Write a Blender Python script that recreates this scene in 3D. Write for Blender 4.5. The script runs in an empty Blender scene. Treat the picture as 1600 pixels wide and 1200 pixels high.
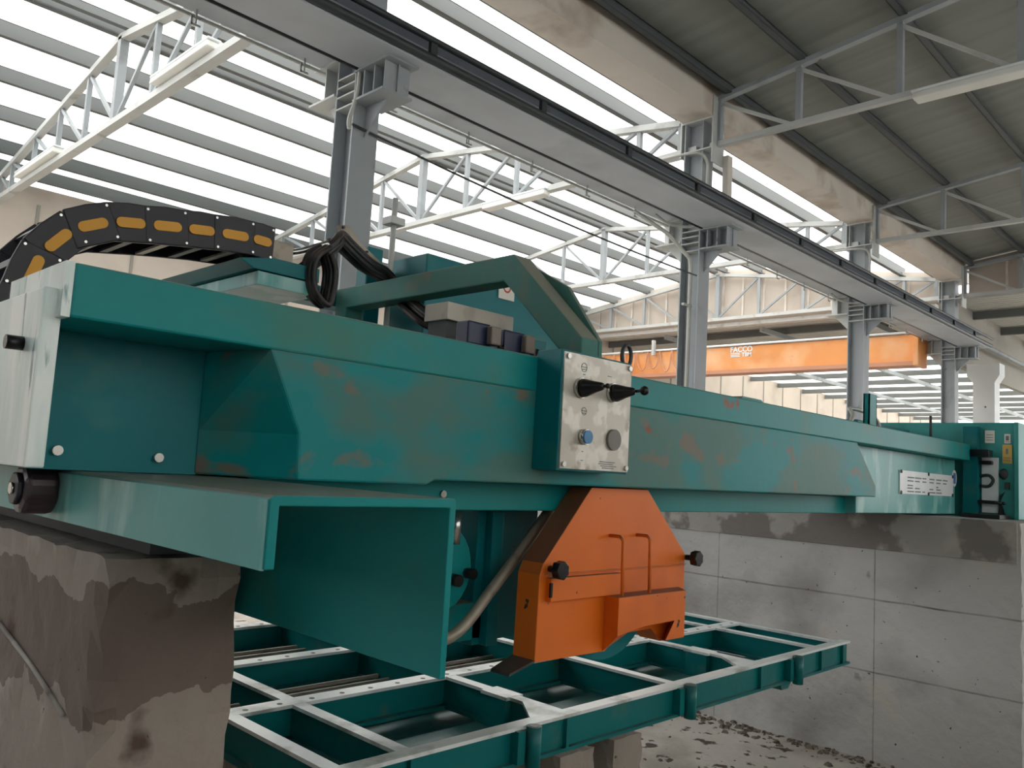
import bpy, bmesh, math, random
from mathutils import Vector, Matrix
random.seed(7)
S = bpy.context.scene
COL = S.collection
H = 1.9            # camera height above the floor; builders take z relative to the camera

# ------------------------------------------------------------------ camera
cd = bpy.data.cameras.new('camera'); cam = bpy.data.objects.new('camera', cd); COL.objects.link(cam)
cd.sensor_width = 36.0; cd.lens = 36.0 * 1295 / 1600; cd.clip_start = 0.05; cd.clip_end = 400
R = Matrix(((0.69562271, -0.11392876, -0.70931607),
            (-0.71611947, -0.03122974, -0.69727872),
            (0.05728834, 0.99299796, -0.10331072)))
cam.matrix_world = Matrix.Translation((0, 0, H)) @ R.inverted().transposed().to_4x4()
S.camera = cam

# ------------------------------------------------------------------ world, light, exposure
w = bpy.data.worlds.new('world'); S.world = w; w.use_nodes = True
bg = w.node_tree.nodes['Background']; bg.inputs[0].default_value = (0.97, 0.985, 1.0, 1); bg.inputs[1].default_value = 1.0
S.view_settings.view_transform = 'Standard'; S.view_settings.look = 'None'
S.view_settings.gamma = 1.0; S.view_settings.use_curve_mapping = False
S.view_settings.exposure = 1.8
S.cycles.max_bounces = 10; S.cycles.diffuse_bounces = 6; S.cycles.transmission_bounces = 8
sun = bpy.data.lights.new('sun', 'SUN'); sun.energy = 1.2; sun.angle = math.radians(12); sun.color = (1, 0.96, 0.9)
so = bpy.data.objects.new('sun', sun); COL.objects.link(so)
so.rotation_euler = Vector((0.35, 0.25, -1.0)).to_track_quat('-Z', 'Y').to_euler(); so.location = (0, 0, 30)

# ------------------------------------------------------------------ materials
def srgb(r, g, b):
    f = lambda c: (c / 255 / 12.92) if c / 255 <= 0.04045 else ((c / 255 + 0.055) / 1.055) ** 2.4
    return (f(r), f(g), f(b), 1)
def mat(name, col, rough=0.6, metal=0.0, spots=None, bump=0.0, scale=3.0, coat=0.0, dust=None, streak=None):
    """spots: list of (colour, noise scale, threshold, softness, detail); dust: (colour, amount) on upward faces"""
    m = bpy.data.materials.new(name); m.use_nodes = True; nt = m.node_tree; N = nt.nodes; L = nt.links
    b = N['Principled BSDF']; b.inputs['Roughness'].default_value = rough; b.inputs['Metallic'].default_value = metal
    b.inputs['Coat Weight'].default_value = coat
    if 'teal' in name: b.inputs['Specular IOR Level'].default_value = 0.25
    geo = N.new('ShaderNodeNewGeometry'); pos = geo.outputs['Position']
    if streak:
        mp = N.new('ShaderNodeMapping'); mp.inputs['Scale'].default_value = streak; L.new(pos, mp.inputs[0]); spos = mp.outputs[0]
    else: spos = pos
    cur = N.new('ShaderNodeRGB'); cur.outputs[0].default_value = col; out = cur.outputs[0]
    def mix(a, fac, c):
        x = N.new('ShaderNodeMix'); x.data_type = 'RGBA'; L.new(fac, x.inputs[0]); L.new(a, x.inputs[6]); x.inputs[7].default_value = c
        return x.outputs[2]
    n = N.new('ShaderNodeTexNoise'); n.inputs['Scale'].default_value = scale; n.inputs['Detail'].default_value = 6; L.new(spos, n.inputs[0])
    h = N.new('ShaderNodeHueSaturation'); mr = N.new('ShaderNodeMapRange'); mr.inputs[3].default_value = 0.82; mr.inputs[4].default_value = 1.18
    L.new(n.outputs[0], mr.inputs[0]); L.new(mr.outputs[0], h.inputs['Value']); L.new(out, h.inputs['Color']); out = h.outputs[0]
    for i, (c, sc, th, soft, det) in enumerate(spots or []):
        k = N.new('ShaderNodeTexNoise'); k.inputs['Scale'].default_value = sc; k.inputs['Detail'].default_value = det
        mo = N.new('ShaderNodeVectorMath'); mo.operation = 'ADD'; mo.inputs[1].default_value = (i * 7.3 + 1, i * 3.1, i * 5.7); L.new(spos, mo.inputs[0]); L.new(mo.outputs[0], k.inputs[0])
        r = N.new('ShaderNodeMapRange'); r.inputs[1].default_value = th; r.inputs[2].default_value = th + soft; L.new(k.outputs[0], r.inputs[0])
        out = mix(out, r.outputs[0], c)
    if dust:
        sp = N.new('ShaderNodeSeparateXYZ'); L.new(geo.outputs['Normal'], sp.inputs[0])
        r = N.new('ShaderNodeMapRange'); r.inputs[1].default_value = 0.25; r.inputs[2].default_value = 0.75; r.inputs[4].default_value = dust[1]
        L.new(sp.outputs[2], r.inputs[0]); out = mix(out, r.outputs[0], dust[0])
    L.new(out, b.inputs['Base Color'])
    if bump:
        bn = N.new('ShaderNodeTexNoise'); bn.inputs['Scale'].default_value = scale * 9; bn.inputs['Detail'].default_value = 8; L.new(pos, bn.inputs[0])
        bp = N.new('ShaderNodeBump'); bp.inputs['Strength'].default_value = bump; bp.inputs['Distance'].default_value = 0.02
        L.new(bn.outputs[0], bp.inputs['Height']); L.new(bp.outputs[0], b.inputs['Normal'])
    return m
DUST = srgb(132, 116, 100)
M = {}
M['teal'] = mat('teal_paint', srgb(10, 132, 134), 0.42, 0, [(srgb(60, 124, 114), 2.3, 0.58, 0.13, 3), (srgb(128, 84, 64), 7.5, 0.72, 0.05, 3)], 0.05, 2.0, 0.0, (DUST, 0.75))
M['teal_bulge'] = mat('scuffed_teal_paint', srgb(4, 130, 134), 0.45, 0, [(srgb(72, 118, 112), 1.7, 0.49, 0.09, 4), (srgb(112, 108, 96), 4.2, 0.585, 0.06, 4), (srgb(140, 84, 60), 6.0, 0.73, 0.03, 3)], 0.05, 2.0, 0.0, (DUST, 0.75), streak=(1.0, 1.0, 1.6))
M['teal_clean'] = mat('clean_teal_paint', srgb(2, 110, 118), 0.4, 0, [(srgb(50, 120, 112), 4, 0.6, 0.15, 3)], 0.05, 2.0, 0.0, (srgb(110, 120, 106), 0.7))
M['teal_table'] = mat('table_teal_paint', srgb(6, 104, 106), 0.35, 0, [(srgb(70, 110, 100), 5, 0.6, 0.15, 4)], 0.08, 2.5, 0, (srgb(80, 96, 88), 0.4))
M['teal_dusty'] = mat('dusty_teal_paint', srgb(70, 120, 112), 0.6, 0, [(srgb(30, 115, 112), 2.5, 0.5, 0.15, 3), (srgb(112, 112, 98), 4, 0.56, 0.15, 4)], 0.05, 2.5, 0, (srgb(140, 138, 126), 0.9))
M['teal_pale'] = mat('pale_teal_paint', srgb(88, 160, 158), 0.33, 0, [(srgb(150, 195, 192), 3, 0.5, 0.12, 5), (srgb(36, 110, 112), 2.0, 0.62, 0.1, 5)], 0.05, 2.5, 0, (DUST, 0.8), streak=(2.2, 2.2, 0.7))  # paler teal; on the carriage flange it carries painted-in surface haze
M['teal_cab'] = mat('lighter_teal_cabinet_paint', srgb(70, 156, 152), 0.45, 0, [(srgb(50, 132, 130), 3, 0.55, 0.15, 3)], 0.03, 2)
M['teal_end'] = mat('pale_sheen_end_paint', srgb(206, 226, 224), 0.28, 0, [(srgb(236, 244, 242), 2.6, 0.46, 0.12, 6), (srgb(96, 138, 140), 9, 0.62, 0.06, 6)], 0.05, 3, 0, None, streak=(3, 3, 0.5))  # paler paint, with the glossy hazy reflection put into its colour
M['bare'] = mat('bare_machined_steel', srgb(240, 244, 244), 0.28, 0.3, [(srgb(150, 158, 150), 5, 0.55, 0.15, 6)], 0.03, 6)
M['orange'] = mat('orange_guard_paint', srgb(228, 112, 22), 0.45, 0, [(srgb(206, 98, 22), 2.5, 0.55, 0.2, 4), (srgb(60, 40, 30), 22, 0.73, 0.03, 2)], 0.03, 3, 0, (srgb(92, 76, 66), 0.95))
M['crane'] = mat('faded_orange_crane_paint', srgb(226, 150, 84), 0.5, 0, [(srgb(232, 186, 144), 0.7, 0.48, 0.2, 4), (srgb(214, 140, 96), 1.6, 0.6, 0.1, 4)], 0, 1)
M['crane_low'] = mat('pinkish_crane_flange_paint', srgb(196, 140, 112), 0.6, 0, None, 0, 1)
M['runway'] = mat('pale_blue_grey_steel_paint', srgb(186, 192, 200), 0.5, 0, [(srgb(170, 176, 182), 1.2, 0.55, 0.15, 5)], 0, 1.5)
M['backwall'] = mat('light_cutting_wall', srgb(52, 52, 50), 0.9)  # dark tone set to cut low light from the unseen end wall
M['grey'] = mat('grey_steel_paint', srgb(158, 164, 168), 0.5, 0, [(srgb(130, 134, 136), 1.5, 0.58, 0.15, 5), (srgb(120, 108, 94), 5, 0.7, 0.06, 4)], 0, 1.5)
M['grey_light'] = mat('light_grey_steel_paint', srgb(196, 198, 196), 0.5, 0, [(srgb(150, 148, 142), 2, 0.6, 0.15, 5)], 0, 1.5)
M['grey_dark'] = mat('dark_grey_steel_paint', srgb(52, 58, 60), 0.5, 0, [(srgb(38, 36, 34), 3, 0.6, 0.15, 5)], 0, 1.5)
M['purlin'] = mat('galvanised_purlin_steel', srgb(100, 103, 102), 0.5, 0.05, None, 0, 0.6)
M['purlin_dark'] = mat('dark_purlin_steel', srgb(84, 90, 92), 0.5, 0.1, None, 0, 0.6)
M['roof_dark'] = mat('opaque_roof_panel', srgb(140, 143, 138), 0.75, 0, [(srgb(128, 131, 127), 0.5, 0.5, 0.2, 5)], 0, 0.5, streak=(8, 0.6, 1))
M['corrugated'] = mat('corrugated_roof_sheet', srgb(206, 204, 198), 0.6, 0, None, 0, 0.5)
M['beige'] = mat('beige_precast_panel', srgb(198, 186, 174), 0.8, 0, [(srgb(180, 168, 156), 0.6, 0.52, 0.2, 5)], 0, 0.8)
M['gutter'] = mat('dirty_cream_gutter', srgb(218, 210, 200), 0.6, 0, [(srgb(186, 172, 156), 1.2, 0.52, 0.15, 5)], 0, 0.8)
M['wallgrey'] = mat('grey_plaster', srgb(150, 146, 138), 0.8, 0, [(srgb(132, 128, 120), 0.5, 0.5, 0.2, 4)], 0, 0.6)
M['white'] = mat('white_paint', srgb(232, 236, 238), 0.6, 0, None, 0, 1)
M['lampwhite'] = mat('frosted_lamp_cover', srgb(238, 238, 232), 0.35, 0, None, 0, 1)
M['plate'] = mat('brushed_control_plate', srgb(190, 184, 174), 0.38, 0.3, [(srgb(214, 208, 200), 9, 0.5, 0.06, 3), (srgb(170, 158, 144), 14, 0.6, 0.08, 4)], 0, 6)
M['nameplate'] = mat('silver_nameplate', srgb(232, 234, 238), 0.4, 0.1, None, 0, 4)
M['mark'] = mat('grey_printing', srgb(112, 116, 116), 0.6)
M['black'] = mat('black_plastic', srgb(20, 20, 22), 0.32, 0, None, 0, 5)
M['rubber'] = mat('black_rubber', srgb(26, 24, 26), 0.5, 0, [(srgb(62, 54, 52), 9, 0.55, 0.1, 5)], 0, 6, 0, (srgb(98, 86, 78), 0.55))
M['chain'] = mat('black_chain_plastic', srgb(24, 22, 36), 0.45, 0, [(srgb(52, 46, 58), 8, 0.6, 0.2, 4)], 0, 5, 0, (srgb(60, 54, 56), 0.4))
M['bumper'] = mat('dark_rubber_bumper', srgb(54, 40, 46), 0.35, 0, None, 0, 5)
M['yellow'] = mat('amber_plastic', srgb(222, 158, 44), 0.5, 0, None, 0, 5)
M['blue'] = mat('blue_button', srgb(44, 118, 168), 0.3)
M['redpaint'] = mat('red_print', srgb(200, 60, 48), 0.5)
M['greybtn'] = mat('grey_button', srgb(118, 112, 108), 0.5)
M['chrome'] = mat('bright_metal', srgb(200, 200, 198), 0.22, 0.9)
M['zinc'] = mat('zinc_plate', srgb(158, 148, 134), 0.45, 0.3, [(srgb(120, 112, 100), 8, 0.55, 0.12, 4)], 0, 5)
M['boxgrey'] = mat('grey_valve_box', srgb(196, 188, 176), 0.5, 0, [(srgb(168, 158, 146), 8, 0.55, 0.15, 4)], 0, 5)
M['cap_grey'] = mat('taupe_cap', srgb(126, 114, 106), 0.5)
M['navy'] = mat('navy_connector', srgb(22, 34, 66), 0.4)
M['conduit'] = mat('pale_conduit', srgb(190, 190, 184), 0.4)
M['bluesticker'] = mat('blue_print', srgb(70, 110, 170), 0.5)
M['stickeryellow'] = mat('ochre_sticker', srgb(206, 170, 90), 0.5)
M['stickerwhite'] = mat('white_sticker', srgb(226, 222, 212), 0.5)
M['debris'] = mat('stone_rubble', srgb(112, 102, 92), 0.9, 0, [(srgb(60, 52, 46), 20, 0.5, 0.1, 3)], 0.3, 8)
M['floor'] = mat('dusty_concrete_floor', srgb(176, 170, 162), 0.85, 0, [(srgb(150, 142, 132), 1.6, 0.5, 0.15, 6), (srgb(66, 54, 46), 7, 0.60, 0.04, 9)], 0.6, 2.0)

def concrete_mat(name, base, dark, stain_th, seam=True, band=None):
    m = mat(name, base, 0.85, 0, [(dark, 1.3, 0.5, 0.2, 7), (srgb(190, 184, 174), 2.2, 0.6, 0.12, 6), (srgb(84, 68, 58), 2.6, stain_th, 0.05, 5), (srgb(70, 62, 56), 30, 0.72, 0.03, 3)], 0.5, 1.6)
    if band:
        nt = m.node_tree; N = nt.nodes; L = nt.links; b = N['Principled BSDF']; src = b.inputs['Base Color'].links[0].from_socket
        g = N.new('ShaderNodeNewGeometry'); sp = N.new('ShaderNodeSeparateXYZ'); L.new(g.outputs['Position'], sp.inputs[0])
        w1 = N.new('ShaderNodeTexNoise'); w1.inputs['Scale'].default_value = 4.5; w1.inputs['Detail'].default_value = 7; L.new(g.outputs['Position'], w1.inputs[0])
        ma = N.new('ShaderNodeMath'); ma.operation = 'MULTIPLY_ADD'; ma.inputs[1].default_value = .34; L.new(w1.outputs[0], ma.inputs[0]); L.new(sp.outputs[2], ma.inputs[2])
        c = N.new('ShaderNodeMath'); c.operation = 'COMPARE'; c.inputs[1].default_value = sum(band) / 2 + .17; c.inputs[2].default_value = (band[1] - band[0]) / 2; L.new(ma.outputs[0], c.inputs[0])
        mu = N.new('ShaderNodeMath'); mu.operation = 'MULTIPLY'; mu.inputs[1].default_value = .65; L.new(c.outputs[0], mu.inputs[0])
        x = N.new('ShaderNodeMix'); x.data_type = 'RGBA'; L.new(mu.outputs[0], x.inputs[0]); L.new(src, x.inputs[6]); x.inputs[7].default_value = srgb(84, 66, 58); L.new(x.outputs[2], b.inputs['Base Color'])
    if not seam: return m
    nt = m.node_tree; N = nt.nodes; L = nt.links; b = N['Principled BSDF']
    src = b.inputs['Base Color'].links[0].from_socket
    tc = N.new('ShaderNodeNewGeometry'); sp = N.new('ShaderNodeSeparateXYZ'); L.new(tc.outputs['Position'], sp.inputs[0])
    wob = N.new('ShaderNodeTexNoise'); wob.inputs['Scale'].default_value = 2.5; L.new(tc.outputs['Position'], wob.inputs[0])
    ad = N.new('ShaderNodeMath'); ad.operation = 'MULTIPLY_ADD'; ad.inputs[1].default_value = 0.02; L.new(wob.outputs[0], ad.inputs[0]); L.new(sp.outputs[2], ad.inputs[2])
    cur = src
    seams = [(ad.outputs[0], zz, 0.006) for zz in (H - 0.77, H - 1.28)] + [(sp.outputs[1], yy, 0.004) for yy in (2.35, 3.62, 4.9, 6.2)]
    brk = N.new('ShaderNodeTexNoise'); brk.inputs['Scale'].default_value = 5; L.new(tc.outputs['Position'], brk.inputs[0])
    for s, v, wd in seams:
        c = N.new('ShaderNodeMath'); c.operation = 'COMPARE'; c.inputs[1].default_value = v; c.inputs[2].default_value = wd; L.new(s, c.inputs[0])
        mu = N.new('ShaderNodeMath'); mu.operation = 'MULTIPLY'; L.new(c.outputs[0], mu.inputs[0]); L.new(brk.outputs[0], mu.inputs[1])
        x = N.new('ShaderNodeMix'); x.data_type = 'RGBA'; L.new(mu.outputs[0], x.inputs[0]); L.new(cur, x.inputs[6]); x.inputs[7].default_value = srgb(84, 76, 70); cur = x.outputs[2]
    L.new(cur, b.inputs['Base Color'])
    return m
M['concrete_far'] = concrete_mat('far_wall_concrete', srgb(184, 183, 181), srgb(144, 142, 139), 0.71)
M['concrete_near'] = concrete_mat('near_wall_concrete', srgb(146, 136, 128), srgb(120, 110, 104), 0.62, seam=False, band=(H - .60, H - .34))
M['mortar'] = mat('grey_mortar', srgb(164, 160, 156), 0.85, 0, [(srgb(126, 120, 116), 2.4, 0.48, 0.04, 4), (srgb(178, 172, 164), 3, 0.58, 0.08, 6)], 0.5, 2)

def sheet_mat(name, col, trans, fac):
    m = bpy.data.materials.new(name); m.use_nodes = True; nt = m.node_tree; N = nt.nodes; L = nt.links; N.remove(N['Principled BSDF'])
    o = N['Material Output']; t = N.new('ShaderNodeBsdfTranslucent'); d = N.new('ShaderNodeBsdfDiffuse'); mx = N.new('ShaderNodeMixShader')
    geo = N.new('ShaderNodeNewGeometry'); n = N.new('ShaderNodeTexNoise'); n.inputs['Scale'].default_value = 0.8; n.inputs['Detail'].default_value = 5
    L.new(geo.outputs['Position'], n.inputs[0]); x = N.new('ShaderNodeMix'); x.data_type = 'RGBA'; L.new(n.outputs[0], x.inputs[0]); x.inputs[6].default_value = trans
    x.inputs[7].default_value = tuple(c * 0.8 for c in trans[:3]) + (1,); L.new(x.outputs[2], t.inputs[0]); d.inputs[0].default_value = col
    mx.inputs[0].default_value = fac; L.new(t.outputs[0], mx.inputs[1]); L.new(d.outputs[0], mx.inputs[2]); L.new(mx.outputs[0], o.inputs[0]); return m
M['skylight'] = sheet_mat('milky_translucent_sheet', (0.8, 0.8, 0.78, 1), (0.95, 0.95, 0.92, 1), 0.12)
M['skylight_dim'] = sheet_mat('weathered_translucent_sheet', (0.5, 0.55, 0.55, 1), (0.55, 0.58, 0.57, 1), 0.3)

# ------------------------------------------------------------------ mesh builder
ORG = {}
class MB:
    def __init__(s): s.v = []; s.f = []; s.sm = []
    def add(s, vs, fs, smooth=False):
        k = len(s.v); s.v += [Vector(p) for p in vs]; s.f += [tuple(i + k for i in f) for f in fs]; s.sm += [smooth] * len(fs); return s
    def box(s, x0, x1, y0, y1, z0, z1):
        return s.add([(x, y, z) for z in (z0, z1) for y in (y0, y1) for x in (x0, x1)],
                     [(0, 2, 3, 1), (4, 5, 7, 6), (0, 1, 5, 4), (2, 6, 7, 3), (0, 4, 6, 2), (1, 3, 7, 5)])
    def loft(s, A, B):      # two point loops of the same length
        n = len(A)
        return s.add(list(A) + list(B), [tuple(range(n))[::-1], tuple(range(n, 2 * n))] + [(i, (i + 1) % n, n + (i + 1) % n, n + i) for i in range(n)])
    def prism(s, poly, ax, a0, a1):
        g = {'x': lambda p, a: (a, p[0], p[1]), 'y': lambda p, a: (p[0], a, p[1]), 'z': lambda p, a: (p[0], p[1], a)}[ax]
        return s.loft([g(p, a0) for p in poly], [g(p, a1) for p in poly])
    def bar(s, p, q, wd, ht, up=(0, 0, 1)):
        p = Vector(p); q = Vector(q); d = (q - p).normalized(); u = Vector(up); sd = d.cross(u)
        if sd.length < 1e-4: sd = d.cross(Vector((1, 0, 0)))
        sd.normalize(); u = sd.cross(d); sd *= wd / 2; u *= ht / 2
        return s.loft([p - sd - u, p + sd - u, p + sd + u, p - sd + u], [q - sd - u, q + sd - u, q + sd + u, q - sd + u])
    def tube(s, pts, r, n=8, caps=True):
        P = [Vector(p) for p in pts]; k0 = len(s.v); rs = r if isinstance(r, (list, tuple)) else [r] * len(P)
        up = Vector((0, 0, 1)); d0 = (P[1] - P[0]).normalized()
        if abs(d0.z) > 0.9: up = Vector((1, 0, 0))
        vs = []; 
        for i, p in enumerate(P):
            d = (P[min(i + 1, len(P) - 1)] - P[max(i - 1, 0)]).normalized()
            a = d.cross(up).normalized(); b = a.cross(d).normalized(); up = b
            vs += [p + (a * math.cos(t) + b * math.sin(t)) * rs[i] for t in [2 * math.pi * j / n for j in range(n)]]
        fs = [(i * n + j, i * n + (j + 1) % n, (i + 1) * n + (j + 1) % n, (i + 1) * n + j) for i in range(len(P) - 1) for j in range(n)]
        s.add(vs, fs, True)
        if caps: s.f += [tuple(k0 + j for j in range(n))[::-1], tuple(k0 + (len(P) - 1) * n + j for j in range(n))]; s.sm += [False, False]
        return s
    def cyl(s, p, q, r, n=20, r2=None): return s.tube([p, q], [r, r if r2 is None else r2], n)
    def sphere(s, c, r, n=14, sc=(1, 1, 1)):
        c = Vector(c); vs = [c + Vector((0, 0, r * sc[2]))]
        for i in range(1, n // 2):
            t = math.pi * i / (n // 2)
            vs += [c + Vector((math.sin(t) * math.cos(a) * r * sc[0], math.sin(t) * math.sin(a) * r * sc[1], math.cos(t) * r * sc[2])) for a in [2 * math.pi * j / n for j in range(n)]]
        vs.append(c - Vector((0, 0, r * sc[2]))); m = n // 2 - 1; fs = []
        for j in range(n):
            fs.append((0, 1 + j, 1 + (j + 1) % n)); fs.append((len(vs) - 1, 1 + (m - 1) * n + (j + 1) % n, 1 + (m - 1) * n + j))
            for i in range(m - 1): fs.append((1 + i * n + j, 1 + (i + 1) * n + j, 1 + (i + 1) * n + (j + 1) % n, 1 + i * n + (j + 1) % n))
        return s.add(vs, fs, True)
    def build(s, name, m, parent=None, bevel=0.0, label=None, origin=None):
        v = [p + Vector((0, 0, H)) for p in s.v]
        lo = [min(p[i] for p in v) for i in range(3)]; hi = [max(p[i] for p in v) for i in range(3)]
        o0 = Vector(((lo[0] + hi[0]) / 2, (lo[1] + hi[1]) / 2, lo[2])) if origin is None else Vector(origin)
        me = bpy.data.meshes.new(name); me.from_pydata([p - o0 for p in v], [], s.f); me.validate()
        me.polygons.foreach_set('use_smooth', s.sm[:len(me.polygons)])
        bm = bmesh.new(); bm.from_mesh(me); bmesh.ops.recalc_face_normals(bm, faces=bm.faces); bm.to_mesh(me); bm.free()
        me.materials.append(M[m] if isinstance(m, str) else m)
        o = bpy.data.objects.new(name, me); COL.objects.link(o); ORG[o] = o0
        if parent is not None: o.parent = parent; o.location = o0 - ORG[parent]
        else: o.location = o0
        if bevel:
            b = o.modifiers.new('bevel', 'BEVEL'); b.width = bevel; b.segments = 2; b.limit_method = 'ANGLE'; b.angle_limit = math.radians(40); b.harden_normals = False
        if label: o['label'] = label
        return o
def curve_pts(P, n=6):      # Catmull-Rom
    P = [Vector(p) for p in P]; out = []
    for i in range(len(P) - 1):
        a, b, c, d = P[max(i - 1, 0)], P[i], P[i + 1], P[min(i + 2, len(P) - 1)]
        for k in range(n):
            t = k / n; out.append(0.5 * ((2 * b) + (c - a) * t + (2 * a - 5 * b + 4 * c - d) * t * t + (3 * b - a - 3 * c + d) * t ** 3))
    return out + [P[-1]]
def thing(name, label, cat, loc, group=None):
    o = bpy.data.objects.new(name, None); COL.objects.link(o); o.empty_display_size = 0.1
    p = Vector((loc[0], loc[1], loc[2] + H)); o.location = p; ORG[o] = p; o['label'] = label; o['category'] = cat
    if group: o['group'] = group
    return o
def tag(o, label, cat, group=None):
    o['label'] = label; o['category'] = cat
    if group: o['group'] = group
    return o
def struct(o): o['kind'] = 'structure'; return o
def copy_tree(o, off, parent=None):
    c = o.copy(); COL.objects.link(c); c.parent = parent
    if parent is None: c.location = o.location + Vector(off)
    for ch in list(o.children): copy_tree(ch, off, c)
    return c
F = -1.9   # floor level relative to the camera
ORD = ['first', 'second', 'third', 'fourth', 'fifth', 'sixth', 'seventh', 'eighth', 'ninth']

# ================================================================== THE SETTING
RID = 5.95; YR = 12.3
def zl(y): return RID - 0.145 * abs(y - YR)          # left bay roof
def zr(y): return 5.27 + 0.125 * (5.77 - y) if y > -0.3 else 5.27 + 0.125 * 6.07 - 0.125 * (-0.3 - y)
X0, X1 = -7.0, 20.75
struct(MB().box(-30, 75, -26, 40, F - 0.2, F).build('floor', 'floor'))
def corr(x0, x1, ya, yb, zf, pitch, depth, th=0.0):
    m = MB(); n = int((x1 - x0) / pitch); vs = []
    for i in range(n):
        for dx, dz in ((0, 0), (0.35, 0), (0.5, depth), (0.85, depth)):
            x = x0 + (i + dx) * pitch
            vs += [(x, ya, zf(ya) + dz), (x, yb, zf(yb) + dz)]
    m.add(vs, [(2 * i, 2 * i + 2, 2 * i + 3, 2 * i + 1) for i in range(len(vs) // 2 - 1)]); return m
rf = 0.33
struct(corr(X0, X1 + 0.5, 12.3, 16.05, lambda y: zl(y) + rf, 0.3, 0.012).build('ceiling', 'skylight'))
struct(corr(X0, X1 + 0.5, 16.05, 18.6, lambda y: zl(y) + rf, 0.3, 0.012).build('ceiling', 'skylight_dim'))
struct(corr(X0, X1 + 0.5, 6.0, 12.3, lambda y: zl(y) + rf, 0.3, 0.012).build('ceiling', 'skylight'))
m = MB()
for a, b in ((6.05, -0.3), (-0.3, -6.6)):
    m.loft([(X0, a, zr(a) + .24), (X1 + 1, a, zr(a) + .22), (X1 + 1, a, zr(a) + .3), (X0, a, zr(a) + .3)], [(X0, b, zr(b) + .24), (X1 + 1, b, zr(b) + .24), (X1 + 1, b, zr(b) + .3), (X0, b, zr(b) + .3)])
struct(m.build('ceiling', 'roof_dark'))
# roof of the hall beyond
struct(corr(X1 + 0.55, 30, -6.6, 18.4, lambda y: 4.8, 0.22, 0.05).build('ceiling', 'corrugated'))
m = MB(); m.box(30, 62, -6.6, 18.4, 4.84, 4.86); struct(m.build('ceiling', 'skylight'))
m = MB(); m.box(X0, 62, 18.35, 18.6, F, 5.1)
struct(m.build('wall_left', 'beige'))
m = MB(); x = X0 + 0.4
while x < 60: m.box(x - .03, x + .03, 18.325, 18.35, F, 4.75); x += 1.9
struct(m.build('trim_1', 'wallgrey'))
m = MB(); m.box(X0, X1 + 1, -6.85, -6.6, F, 0.2); m.box(X0, X1 + 1, -6.85, -6.6, 4.0, 4.85)
for x in range(-7, 22, 4): m.box(x, x + .3, -6.85, -6.6, 0.2, 4.0)
struct(m.build('wall_right', 'wallgrey'))
m = MB(); m.box(X0, X1 + 1, -6.75, -6.72, 0.2, 4.0); struct(m.build('fill_window_1', 'skylight'))  # unseen bright strip, added to light the front of the machine
m = MB(); m.box(X0 - .25, X0, -6.85, 6.1, F, 5.6); m.box(X0 - .25, X0, 6.1, 18.6, F, 0.9); struct(m.build('blocker_wall_back', 'backwall'))  # unseen end wall, added and shaped to block low light
# longitudinal wall beyond the last column, with its lower edge open
struct(MB().box(X1 + .5, 48, 6.4, 6.55, 3.22, 4.8).build('wall_far', 'wallgrey'))

# ================================================================== ROOF STEEL
CX = [-1.6, 4.06, 9.73, 15.42, 20.75]
def column(x):
    t = thing('steel_column', '', 'column', (x, 6.15, F), 'steel columns between the two halls')
    m = MB(); m.box(x - .135, x + .135, 6.0, 6.018, F, 5.0); m.box(x - .135, x + .135, 6.282, 6.3, F, 5.0); m.box(x - .006, x + .006, 6.018, 6.282, F, 5.0)
    m.build('shaft', 'grey', t)
    m = MB(); m.box(x - .2, x + .2, 5.95, 6.35, F, F + .03); m.build('base_plate', 'grey_dark', t)
    # right bracket: a stub carrying the runway, with stiffeners
    m = MB(); m.box(x - .16, x + .16, 5.5, 6.0, 3.40, 3.42); m.box(x - .16, x + .16, 5.56, 6.0, 3.13, 3.15); m.box(x - .008, x + .008, 5.56, 6.0, 3.15, 3.40)
    for y in (5.58, 5.73, 5.88): m.box(x - .13, x + .13, y, y + .015, 3.15, 3.40)
    m.prism([(6.0, 2.85), (6.0, 3.13), (5.72, 3.13)], 'x', x - .01, x + .01)
    m.build('bracket', 'grey', t)
    m = MB(); m.box(x - .16, x + .16, 6.3, 6.66, 3.60, 3.62); m.box(x - .16, x + .16, 6.3, 6.72, 3.27, 3.29); m.box(x - .008, x + .008, 6.3, 6.66, 3.29, 3.60)
    m.box(x - .13, x + .13, 6.5, 6.515, 3.29, 3.6); m.prism([(6.3, 2.95), (6.3, 3.27), (6.6, 3.27)], 'x', x - .01, x + .01)
    m.build('bracket', 'grey_light', t)
    m = MB()
    for z in (3.13, 3.24, 3.33, 3.41): m.box(x - .135, x - .01, 6.018, 6.282, z, z + .014)
    m.build('stiffener', 'grey_light', t)
    m = MB(); m.box(x - .15, x + .15, 5.84, 5.86, 4.35, 5.3); m.box(x - .15, x + .15, 6.34, 6.36, 4.5, 5.1); m.box(x - .15, x + .15, 5.86, 6.34, 4.98, 5.0); m.box(x - .15, x + .15, 5.86, 6.34, 4.55, 4.57)
    m.build('head_plate', 'grey_light', t)
    return t
c0 = column(CX[0])
collab = ['steel column behind the camera end of the hall', 'thick grey steel column nearest the camera, rising behind the black cable loop',
          'grey steel column with a pale conduit, behind the middle of the bridge beam', 'grey steel column behind the small teal post, third from the left', 'farthest grey steel column, beside the white concrete pillar']
c0['label'] = collab[0]
for i in range(1, 5):
    c = copy_tree(c0, (CX[i] - CX[0], 0, 0)); c['label'] = collab[i]

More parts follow.
